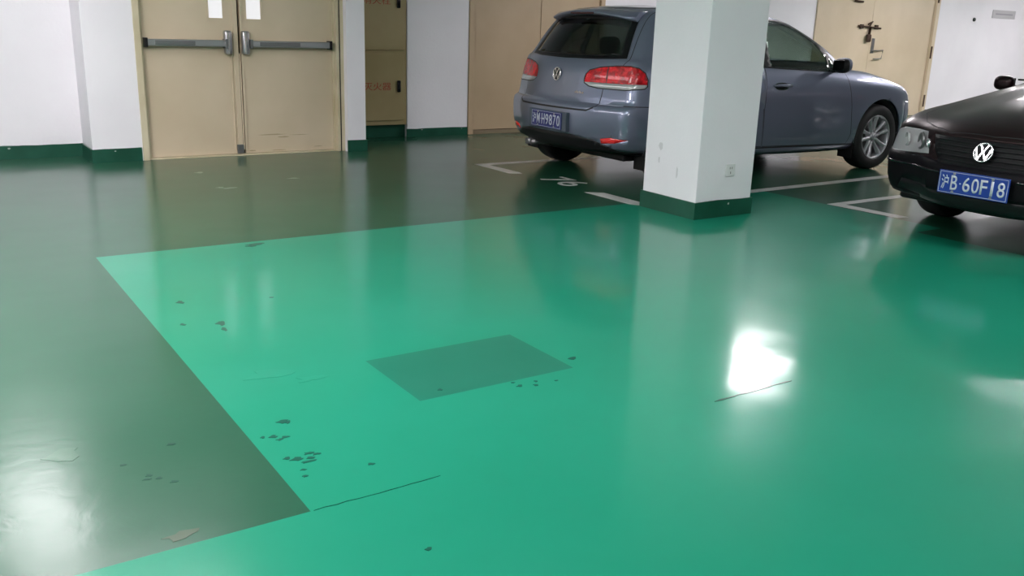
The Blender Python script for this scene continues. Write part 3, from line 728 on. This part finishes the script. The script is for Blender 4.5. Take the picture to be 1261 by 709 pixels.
def hatchback():
    t = thing('hatchback_car', 'blue-grey hatchback parked with its rear to the aisle, partly hidden by the white pillar', 'car', (4.615, 6.41, 0), -.015)
    rings = [
     (.20,.10,.20,.74,.80,.74,.25,.15,4.02, .245,.25,.20,.20,.20),
     (.07,.11,.22,.83,.862,.83,.28,.19,4.12, .28,.285,.235,.26,.24),
     (.012,.12,.22,.868,.882,.87,.30,.21,4.18, .40,.40,.35,.40,.38),
     (.0,.12,.22,.878,.888,.875,.30,.21,4.20, .54,.54,.50,.52,.48),
     (.012,.12,.22,.880,.890,.875,.31,.21,4.19, .632,.632,.60,.62,.58),
     (.062,.12,.21,.880,.893,.872,.31,.21,4.165, .662,.662,.70,.71,.66),
     (.082,.12,.21,.872,.886,.862,.31,.21,4.10, .78,.78,.79,.775,.735),
     (.115,.12,.20,.856,.868,.838,.26,.19,3.84, .92,.92,.885,.845,.84),
     (.170,.10,.15,.815,.838,.795,.18,.17,3.44, 1.005,1.0,.960,.925,.93),
     (.195,.10,.14,.795,.815,.755,.12,.24,3.20, 1.03,1.025,.990,.965,.985),
     (.290,.10,.13,.735,.755,.705,.10,.26,2.93, 1.19,1.185,1.15,1.14,1.16),
     (.385,.10,.13,.675,.695,.645,.10,.26,2.64, 1.33,1.325,1.305,1.285,1.305),
     (.450,.10,.13,.625,.648,.595,.12,.24,2.45, 1.40,1.39,1.385,1.362,1.385),
     (.540,.10,.16,.555,.575,.525,.12,.22,2.28, 1.43,1.425,1.43,1.40,1.42),
     (.750,.10,.20,.38,.40,.350,.12,.18,2.02, 1.452,1.445,1.453,1.43,1.437),
     (1.00,.06,.10,.13,.14,.12,.06,.08,1.85, 1.462,1.460,1.466,1.455,1.456),
    ]
    bm = body_grid(rings, .045); lay = bm.faces.layers.int.new('part')
    BODY, BUMP, GATE, DOOR, RDOOR, GLF, GLR, GLQ, RG, WS, TL, TLW, REF, DIFF, FB, HL, GR, HOOD, TRIM, BAND, CUTF = range(21)
    rear = lambda c, n: c.x < .9 and n.x < -.12
    front = lambda c, n: c.x > 3.0 and n.x > .1
    # rear bumper and its black valance, tailgate, glass
    for sg in (-1, 1):
        sd = lambda c, n, s=sg: c.y*s > .3 and n.y*s > .25
        lowr = lambda c, n, s=sg: c.y*s > -.01 and c.x < .6
        cut(bm, SIDE, [(-.1,.1),(.43,.1),(.43,.655),(-.1,.655)], lowr, BUMP, 0, lay)
        cut(bm, SIDE, [(3.72,.1),(4.4,.1),(4.4,.655),(3.72,.655)], lambda c, n, s=sg: c.y*s > -.01 and c.x > 3.5, FB, 0, lay)
        cut(bm, SIDE, strip([(.06,.660),(.43,.655),(.44,.55)], .0035), lambda c, n, s=sg: c.y*s > 0 and c.x < .6 and n.y*s > .2, None, 1, lay)
        # doors
        dpoly = [(1.70,.985),(1.69,.62),(1.72,.29),(2.86,.27),(2.90,.36),(2.86,.62),(2.80,.86),(2.76,.955),(2.3,.972)]
        cut(bm, SIDE, dpoly, sd, DOOR, 0, lay); cut(bm, SIDE, strip(dpoly[:1]+dpoly[1:]), sd, None, 1, lay)
        rpoly = [(1.69,.985),(1.68,.62),(1.71,.29),(1.12,.30),(1.06,.52),(.86,.66),(.74,.80),(.66,1.0)]
        cut(bm, SIDE, rpoly, sd, RDOOR, 0, lay); cut(bm, SIDE, strip(rpoly[1:]), sd, None, 1, lay)
        # window surround and panes
        win = [(.60,1.03),(.80,1.0),(1.70,.965),(2.3,.94),(2.80,.925),(2.72,1.03),(2.62,1.12),(2.48,1.225),(2.31,1.315),(2.08,1.367),(1.70,1.385),(1.20,1.385),(.92,1.34),(.70,1.20)]
        cut(bm, SIDE, win, sd, TRIM, 0, lay)
        cut(bm, SIDE, [(1.80,.975),(2.3,.952),(2.60,.938),(2.60,1.07),(2.46,1.195),(2.28,1.295),(2.05,1.345),(1.80,1.362)], sd, GLF, 0, lay)
        cut(bm, SIDE, [(2.62,.94),(2.76,.938),(2.63,1.065)], sd, GLQ, 0, lay)
        cut(bm, SIDE, [(.98,1.008),(1.68,.988),(1.68,1.362),(1.22,1.362),(1.02,1.33)], sd, GLF, 0, lay)
        cut(bm, SIDE, [(.68,1.035),(.92,1.012),(.96,1.32),(.78,1.22)], sd, GLQ, 0, lay)
        # sill strip
        cut(bm, SIDE, strip([(1.1,.285),(2.95,.265)], .006), sd, None, 1, lay)
    gate = [(-.47,.605),(.47,.605),(.54,.64),(.55,.79),(.56,.93),(.67,.965),(.70,1.01),(.60,1.42),(-.60,1.42),(-.70,1.01),(-.67,.965),(-.56,.93),(-.55,.79),(-.54,.64)]
    cut(bm, ENDP, gate, rear, GATE, 0, lay); cut(bm, ENDP, strip(gate+gate[:1], .0035), rear, None, 1, lay); cut(bm, ENDP, strip([(-.53,.633),(-.47,.603),(.47,.603),(.53,.633)], .007), rear, None, 1, lay)  # last, wider dark strip paints the shadow line under the tailgate lip
    cut(bm, ENDP, [(-.665,1.022),(-.4,1.008),(0,1.003),(.4,1.008),(.665,1.022),(.55,1.36),(-.55,1.36)], rear, BAND, 0, lay)
    cut(bm, ENDP, [(-.60,1.045),(0,1.035),(.60,1.045),(.50,1.33),(-.50,1.33)], rear, RG, 0, lay)
    cut(bm, ENDP, [(-.90,.1),(.90,.1),(.90,.275),(.72,.30),(.52,.37),(.3,.395),(-.3,.395),(-.52,.37),(-.72,.30),(-.90,.275)], rear, DIFF, 0, lay)
    for sg in (-1, 1):
        dg = diag(1, sg); f = lambda c, n, s=sg: c.x < .9 and c.y*s > .2 and (n.x < -.02 or n.y*s > .3)
        lp = [(.332,.842),(.345,.885),(.375,.917),(.47,.944),(.605,.960),(.72,.963),(.79,.95),(.84,.915),(.862,.865),(.862,.815),(.845,.80),(.69,.783),(.46,.785),(.375,.797),(.335,.82)]
        cut(bm, dg, strip(lp+lp[:1], .008), f, None, 1, lay)
        cut(bm, dg, lp, f, TL, 0, lay)
        cut(bm, dg, strip([(.535,.97),(.53,.88),(.525,.78)], .004), f, None, 1, lay, only=(TL,))
        cut(bm, dg, [(.29,.7),(.88,.7),(.88,.828),(.29,.824)], f, TLW, 0, lay, only=(TL,))
        cut(bm, ENDP, [(sg*.60,.345),(sg*.602,.385),(sg*.70,.402),(sg*.83,.391),(sg*.73,.358)], rear, REF, 0, lay)
        fg = diag(-1, sg); ff = lambda c, n, s=sg: c.x > 3.3 and c.y*s > .2 and (n.x > .02 or n.y*s > .3)
        hp = [(-2.55,.60),(-2.52,.70),(-2.30,.735),(-2.12,.74),(-2.10,.70),(-2.25,.63),(-2.40,.60)]
        cut(bm, fg, hp, ff, HL, 0, lay)
        for cx in (.745, 3.323):
            for f_ in cut(bm, SIDE, circle(cx, .33, .352, 48), lambda c, n, s=sg: c.y*s > .55 and c.z < .75, CUTF, 0, lay): pass
            # rolled arch lip reads as a thin dark gap
    cut(bm, ENDP, [(-.40,.595),(.40,.595),(.42,.66),(-.42,.66)], front, GR, 0, lay)
    cut(bm, ENDP, [(-.66,1.0),(-.55,1.335),(.55,1.335),(.66,1.0),(0,1.0)], lambda c, n: c.x > 2.0 and n.x > .1 and c.z > .95, WS, 0, lay)
    hood = [(3.18,-.0),(3.10,-.45),(3.0,-.66),(3.5,-.74),(3.80,-.66),(4.02,-.4),(4.08,0),(4.02,.4),(3.80,.66),(3.5,.74),(3.0,.66),(3.10,.45)]
    up = lambda c, n: n.z > .3 and c.x > 2.9 and c.z > .6
    cut(bm, TOPP, hood, up, HOOD, 0, lay, only=(BODY, FB)); cut(bm, TOPP, strip(hood+hood[:1], .003), up, None, 1, lay, only=(BODY, HOOD, FB))
    B_, S_ = M['blue'], M['seam']
    X = lambda pid, nm, m, th=.012, par=t: extract(bm, 'part', pid, nm, [m, S_], par, th)
    X(BODY, 'body_shell', B_); bp = X(BUMP, 'rear_bumper', B_); gt = X(GATE, 'tailgate', B_); X(DOOR, 'front_door', B_); X(RDOOR, 'rear_door', B_)
    X(FB, 'front_bumper', B_); X(HOOD, 'bonnet', B_); X(TRIM, 'window_trim', M['trim'])
    X(GLF, 'side_window', M['glass'], .005); X(GLQ, 'quarter_window', M['glass'], .005); X(WS, 'windscreen', M['glass'], .005)
    X(BAND, 'rear_window_border', M['trim'], .008, gt); X(RG, 'rear_window', M['glass_r'], .005, gt)
    tl = X(TL, 'tail_lamp', M['redlamp'], .03); X(TLW, 'clear_lens_band', M['clearlamp'], .03, tl)
    X(REF, 'rear_reflector', M['redlamp2'], .02, bp); X(DIFF, 'black_valance', M['black_pl'], .012, bp)
    X(HL, 'headlamp', M['headlens'], .03); X(GR, 'front_grille', M['black_pl'])
    bm.free()
    # inner reflector rings inside the red lenses
    for s in (-1, 1):
        for (y, r) in ((.56, .052), (.70, .056)):
            b = BM(); n = 28; rows = []
            for i in range(n):
                a = 2*PI*i/n
                rows.append([b.verts.new((.104+(.70-.56)*0+.004*math.sin(2*PI*j/6)+ (.06 if y > .6 else .0)*.9, s*(y+(r+.006*math.cos(2*PI*j/6))*math.cos(a)*.95), .89+(r+.006*math.cos(2*PI*j/6))*math.sin(a))) for j in range(6)])
            for i in range(n):
                for j in range(6): b.faces.new((rows[i][j], rows[(i+1)%n][j], rows[(i+1)%n][(j+1)%6], rows[i][(j+1)%6])).smooth = True
            b.free()
    # under tray so nothing is seen through from below
    b = BM(); box(b, .3, 3.95, -.70, .70, .20, .26); bevel(b, .02); obj('under_tray', b, M['black_pl'], t)
    b = BM(); tube(b, [(.35, .3, .25), (.16, .34, .255), (.09, .36, .25)], .025, 16); tube(b, [(.3, .42, .25), (.09, .43, .25)], .03, 16); obj('exhaust_pipe', b, M['steel_d'], t)
    arch_liners(t, (.745, 3.323), .33, .356, .862, .60)
    for x, ry in ((.745, .3), (3.323, .52)):
        for s in (-1, 1): wheel(t, x, s*.778, s, .315, rot=ry)
    for s in (-1, 1):
        b = BM(); box(b, .40, .408, s*.79-.10, s*.79+.08, .14, .36); bevel(b, .003); obj('mud_flap', b, M['black_pl'], t)
        b = BM(); box(b, 2.955, 2.963, s*.79-.10, s*.79+.06, .13, .34); bevel(b, .003); obj('mud_flap', b, M['black_pl'], t)
    # roof spoiler
    b = BM(); n = 24; rows = []
    for i in range(n+1):
        v = -1+2*i/n; y = .56*v; q = v*v
        prof = [(.62+.02*q, 1.432-.040*q), (.46, 1.418-.040*q), (.345+.075*q, 1.398-.050*q), (.318+.085*q, 1.385-.052*q), (.322+.085*q, 1.372-.052*q), (.42+.02*q, 1.352-.045*q), (.55, 1.352-.045*q)]
        e = (1-max(0, abs(v)-.93)/.07*.5)
        rows.append([b.verts.new((x if e == 1 else .5+(x-.5)*e, y, z)) for x, z in prof])
    for p, q in zip(rows, rows[1:]):
        for j in range(len(p)-1): b.faces.new((p[j], p[j+1], q[j+1], q[j])).smooth = True
        b.faces.new((p[-1], p[0], q[0], q[-1]))
    b.faces.new(rows[0]); b.faces.new(rows[-1]); bmesh.ops.recalc_face_normals(b, faces=b.faces[:])
    sp = obj('roof_spoiler', b, B_, gt)
    b = BM(); box(b, .318, .335, -.16, .16, 1.366, 1.380); bevel(b, .003); obj('brake_light', b, M['dimred'], gt)
    badge(gt, (.093, 0, .868), .056, -1, .10)
    # faint model script on the lower right of the tailgate: small raised strokes
    b = BM()
    for k, (y, h) in enumerate(((-.28,.012),(-.30,.02),(-.32,.014),(-.345,.02),(-.365,.012),(-.385,.016))): box(b, .083, .089, y-.007, y+.004, .73, .73+h)
    obj('chrome_script', b, M['chrome'], gt)
    # plate in its recess
    b = BM(); box(b, -.012, .03, -.30, .25, .41, .57); bevel(b, .006); obj('plate_recess', b, mat('recess_paint', (.10,.125,.16), .4, .4), bp)
    number_plate(bp, (-.017, -.022, .492), -1, [('沪', -.40, .045, .088), ('M', -.262, .045, .088), ('·', -.17, .009, .009), ('H', -.095, .043, .088), ('9', .032, .043, .088), ('8', .158, .043, .088), ('7', .282, .043, .088), ('0', .405, .043, .088)], M['plate_r'])
    # door handles, mirrors
    for s in (-1, 1):
        for x in (1.89, .98):
            b = BM(); tube(b, [(x-.11, s*.893, .815), (x-.06, s*.915, .82), (x+.05, s*.918, .82), (x+.12, s*.893, .815)], [.010, .014, .015, .011], 12)
            h = obj('door_handle', b, B_, t)
            b = blob(x, s*.882, .808, .095, .014, .034, 2.4); obj('handle_recess', b, M['black_gl'], h, smooth=True)
        o = obj('wing_mirror', blob(2.565, s*.965, .995, .05, .078, .066, 2.7), M['black_pl'], t, smooth=True)
        obj('mirror_cap', blob(2.592, s*.967, 1.0, .046, .079, .064, 2.6), B_, o, smooth=True)
        b = BM(); box(b, 2.514, 2.520, s*.965-.06, s*.965+.06, .95, 1.04); bevel(b, .003); obj('mirror_glass', b, M['black_gl'], o)
        b = BM(); tube(b, [(2.60, s*.82, .945), (2.58, s*.92, .96)], .024, 12); obj('mirror_arm', b, M['black_pl'], o)
    interior(t, [(1.15, .9, (-.42, 0, .42)), (2.0, .9, (-.37, .37))], .36, 2.65, .70)
    return t
hatchback()

def sedan():
    # local +x runs towards the boot; the nose is at x = 0
    t = thing('sedan_car', 'black sedan with blue plate parked nose to the aisle at the right edge', 'car', (5.33, 2.98, 0))
    rings = [
     (.16,.16,.25,.72,.79,.72,.22,.12,4.55, .215,.225,.20,.22,.22),
     (.05,.17,.28,.81,.852,.80,.25,.14,4.65, .245,.25,.23,.27,.25),
     (.005,.18,.30,.852,.872,.84,.26,.15,4.70, .35,.35,.35,.40,.38),
     (.0,.18,.30,.860,.875,.845,.26,.15,4.71, .445,.445,.48,.50,.48),
     (.008,.18,.29,.862,.876,.84,.26,.15,4.70, .495,.495,.55,.60,.58),
     (.055,.18,.27,.862,.875,.835,.26,.14,4.67, .525,.525,.63,.70,.68),
     (.085,.18,.26,.858,.874,.83,.24,.13,4.64, .60,.60,.70,.80,.78),
     (.120,.18,.25,.848,.868,.82,.20,.12,4.60, .675,.685,.77,.86,.84),
     (.200,.17,.24,.810,.856,.80,.16,.10,4.52, .735,.735,.84,.905,.91),
     (.52,.13,.26,.755,.82,.76,.14,.12,4.25, .835,.805,.885,.935,.95),
     (1.20,.14,.14,.73,.785,.72,.12,.18,3.96, .950,.905,.93,.955,.97),
     (1.36,.26,.10,.70,.765,.70,.10,.20,3.80, .985,.955,.97,.99,1.0),
     (1.78,.26,.10,.635,.70,.62,.10,.20,3.45, 1.18,1.14,1.16,1.17,1.18),
     (2.12,.24,.10,.58,.64,.57,.10,.20,3.15, 1.33,1.29,1.32,1.32,1.33),
     (2.36,.20,.12,.53,.58,.51,.10,.18,2.98, 1.40,1.37,1.40,1.385,1.39),
     (2.60,.16,.10,.30,.34,.30,.10,.12,2.80, 1.435,1.42,1.435,1.42,1.43),
     (2.72,.04,.06,.09,.10,.09,.05,.04,2.72+.0, 1.443,1.44,1.443,1.44,1.44),
    ]
    rings[-1] = (2.50,.06,.06,.09,.10,.09,.05,.06,2.95, 1.443,1.44,1.446,1.44,1.44)
    rings[-2] = (2.44,.12,.12,.34,.37,.34,.12,.12,2.97, 1.425,1.415,1.43,1.415,1.42)
    bm = body_grid(rings, .045); lay = bm.faces.layers.int.new('part')
    BODY, BUMP, GRILLE, HL, HOOD, TRIM, GLS, WS, INT, RB, CUTF, DOOR, RDOOR, TL, RW, FOG = range(16)
    fr = lambda c, n: c.x < .8 and n.x < -.12
    allf = lambda c, n: c.x < .9
    cut(bm, SIDE, [(-.1,.1),(.66,.1),(.62,.50),(.3,.527),(.0,.51),(-.1,.51)], allf, BUMP, 0, lay)
    cut(bm, SIDE, [(4.1,.1),(4.8,.1),(4.8,.60),(4.1,.60)], lambda c, n: c.x > 3.9, RB, 0, lay)
    hood = [(.135,0),(.165,-.3),(.245,-.45),(.33,-.57),(.50,-.69),(1.0,-.71),(1.50,-.62),(1.26,-.3),(1.22,0),(1.26,.3),(1.50,.62),(1.0,.71),(.50,.69),(.33,.57),(.245,.45),(.165,.3)]
    up = lambda c, n: n.z > .2 and c.x < 1.7 and c.z > .64
    cut(bm, TOPP, hood, up, HOOD, 0, lay, only=(BODY,)); cut(bm, TOPP, strip(hood+hood[:1], .003), up, None, 1, lay, only=(BODY, HOOD))
    cut(bm, ENDP, [(-.30,.507),(.30,.507),(.365,.565),(.415,.662),(-.415,.662),(-.365,.565)], fr, GRILLE, 0, lay)
    for sg in (-1, 1):
        dg = diag(1, sg); f = lambda c, n, s=sg: c.x < .9 and c.y*s > .2 and (n.x < -.02 or n.y*s > .3)
        hp = [(.395,.540),(.45,.60),(.515,.667),(.62,.672),(.74,.672),(.80,.655),(.83,.60),(.82,.535),(.79,.522),(.70,.517),(.58,.525),(.47,.533)]
        cut(bm, dg, strip(hp+hp[:1], .005), f, None, 1, lay); cut(bm, dg, hp, f, HL, 0, lay)
        cut(bm, ENDP, [(sg*.34,.27),(sg*.36,.35),(sg*.62,.35),(sg*.66,.28)], fr, INT, 0, lay)
        sd = lambda c, n, s=sg: c.y*s > .3 and n.y*s > .2
        d1 = [(1.52,.93),(1.45,.6),(1.48,.27),(2.58,.27),(2.60,.98)]; d2 = [(2.605,.98),(2.585,.27),(3.25,.27),(3.38,.5),(3.62,.75),(3.70,.99)]
        cut(bm, SIDE, d1, sd, DOOR, 0, lay); cut(bm, SIDE, strip(d1), sd, None, 1, lay)
        cut(bm, SIDE, d2, sd, RDOOR, 0, lay); cut(bm, SIDE, strip(d2), sd, None, 1, lay)
        cut(bm, SIDE, [(1.60,.975),(2.6,.995),(3.72,1.01),(3.55,1.14),(3.28,1.30),(3.0,1.375),(2.6,1.39),(2.42,1.375),(2.15,1.27),(1.85,1.12)], sd, TRIM, 0, lay)
        cut(bm, SIDE, [(1.78,.995),(2.56,1.012),(2.56,1.37),(2.44,1.355),(2.18,1.25),(1.9,1.11)], sd, GLS, 0, lay)
        cut(bm, SIDE, [(2.64,1.013),(3.58,1.025),(3.46,1.13),(3.22,1.275),(2.98,1.352),(2.64,1.37)], sd, GLS, 0, lay)
        for cx in (1.0, 3.70):
            cut(bm, SIDE, circle(cx, .325, .345, 48), lambda c, n, s=sg: c.y*s > .52 and c.z < .75, CUTF, 0, lay)
        cut(bm, ENDP, [(sg*.50,.66),(sg*.50,.80),(sg*.83,.80),(sg*.84,.66)], lambda c, n: c.x > 4.2 and n.x > .1, TL, 0, lay)
    cut(bm, ENDP, [(-.44,.235),(.44,.235),(.42,.33),(-.42,.33)], fr, INT, 0, lay)
    cut(bm, ENDP, [(-.66,1.0),(0,.995),(.66,1.0),(.53,1.35),(-.53,1.35)], lambda c, n: c.x < 2.6 and n.x < -.1 and c.z > .95, WS, 0, lay)
    cut(bm, ENDP, [(-.62,1.01),(0,1.01),(.62,1.01),(.50,1.35),(-.50,1.35)], lambda c, n: c.x > 2.9 and n.x > .1 and c.z > .95, RW, 0, lay)
    K, S_ = M['blackcar'], M['seam']
    X = lambda pid, nm, m, th=.012, par=t: extract(bm, 'part', pid, nm, [m, S_], par, th)
    X(BODY, 'body_shell', K); bp = X(BUMP, 'front_bumper', M['blackbump']); hd = X(HOOD, 'bonnet', K); X(RB, 'rear_bumper', K); X(DOOR, 'front_door', K); X(RDOOR, 'rear_door', K)
    X(TRIM, 'window_trim', M['trim']); X(GLS, 'side_window', M['glass'], .005); X(WS, 'windscreen', M['glass'], .005); X(RW, 'rear_window', M['glass'], .005)
    gr = X(GRILLE, 'front_grille', M['grille']); hl = X(HL, 'headlamp', M['headlens'], .02); X(INT, 'lower_intake', M['black_pl'], .012, bp); X(TL, 'tail_lamp', M['redlamp'], .02)
    bv = BVHTree.FromBMesh(bm); bm.free()
    def sx(y, z):
        h = bv.ray_cast(Vector((-2, y, z)), Vector((1, 0, 0)))[0]
        return h.x if h else None
    # bars of the grille follow the bowed nose
    for k in range(5):
        z = .525+.029*k; b = BM(); wl = .30+(z-.507)*.72
        pts = [(sx(y, z)-.004, y, z) for y in [-wl+i*2*wl/20 for i in range(21)]]
        tube(b, pts, .0055, 8); obj('grille_bar', b, M['grille'], gr)
    badge(gr, (.045, .0, .600), .060, -1, .28)
    # headlamp innards: projector bowl, indicator, bright rim
    for s in (-1, 1):
        for (y, x, z, r, m) in ((.515, 0, .607, .056, 'steel_d'), (.655, 0, .60, .046, 'clearlamp'), (.435, 0, .60, .03, 'chrome')):
            c = BM(); lathe_y(c, [(0, .004), (r*.55, .004), (r*.7, .010), (r*.95, .016), (r, .012), (r, 0), (0, 0)], 0, 0, 0, 28)
            o = obj('lamp_bowl', c, M[m], hl); o.location = (sx(s*y, z)-.003, s*y, z); o.rotation_euler = (0, 0, (PI/2-.75 if s > 0 else PI/2+.75))
    # rub strip, fog grille bars, plate
    for s in (-1, 1):
        b = BM(); pts = []
        for i in range(23):
            y = s*(.235+.58*i/22); x = sx(y, .452)
            if x is not None: pts.append((x-.003, y, .452))
        tube(b, pts, .008, 8); obj('bumper_strip', b, M['black_gl'], bp)
    number_plate(bp, (-.022, -.006, .406), -1, [('沪', -.40, .045, .088), ('B', -.265, .043, .088), ('·', -.175, .009, .009), ('6', -.085, .045, .088), ('0', .04, .045, .088), ('F', .16, .043, .088), ('1', .275, .016, .088), ('8', .40, .045, .088)], M['plate'], 0)
    b = BM(); box(b, -.016, .03, -.19, .20, .35, .45); bevel(b, .004); obj('plate_bracket', b, M['black_pl'], bp)
    b = BM(); box(b, .3, 4.45, -.68, .68, .20, .25); bevel(b, .02); obj('under_tray', b, M['black_pl'], t)
    arch_liners(t, (1.0, 3.70), .325, .349, .848, .58)
    for x in (1.0, 3.70):
        for s in (-1, 1): wheel(t, x, s*.748, s, .31, pairs=7, paired=False, rot=.2)
    for s in (-1, 1):
        o = obj('wing_mirror', blob(1.93, s*.975, .935, .05, .075, .056, 2.8), K, t, smooth=True)
        b = BM(); tube(b, [(1.93, s*.80, .90), (1.935, s*.93, .905)], .02, 12); obj('mirror_arm', b, M['black_pl'], o)
        b = BM(); box(b, 1.976, 1.982, s*.975-.06, s*.975+.06, .895, .975); bevel(b, .003); obj('mirror_glass', b, M['black_gl'], o)
        for x in (2.42, 3.30):
            b = BM(); tube(b, [(x-.1, s*.872, .80), (x-.05, s*.898, .805), (x+.06, s*.898, .805), (x+.11, s*.872, .80)], [.01, .013, .013, .01], 10); obj('door_handle', b, K, t)
    b = BM()
    for y0 in (-.25, .3): tube(b, [(1.42, y0+.3, .985), (1.42, y0, .99), (1.40, y0-.28, .995)], .006, 8)
    obj('wiper', b, M['black_pl'], t)
    interior(t, [(2.95, -.9, (-.42, 0, .42)), (2.35, -.9, (-.36, .36))], .36, 1.75, .66)
    return t
sedan()

# ---------------------------------------------------------------- world and colour management
w = bpy.data.worlds.new('world'); bpy.context.scene.world = w; w.use_nodes = True
w.node_tree.nodes['Background'].inputs[0].default_value = (.5,.5,.5,1); w.node_tree.nodes['Background'].inputs[1].default_value = .05
vs = bpy.context.scene.view_settings
vs.view_transform = 'Standard'; vs.look = 'None'; vs.gamma = 1; vs.exposure = 0
try: vs.use_curve_mapping = False
except Exception: pass
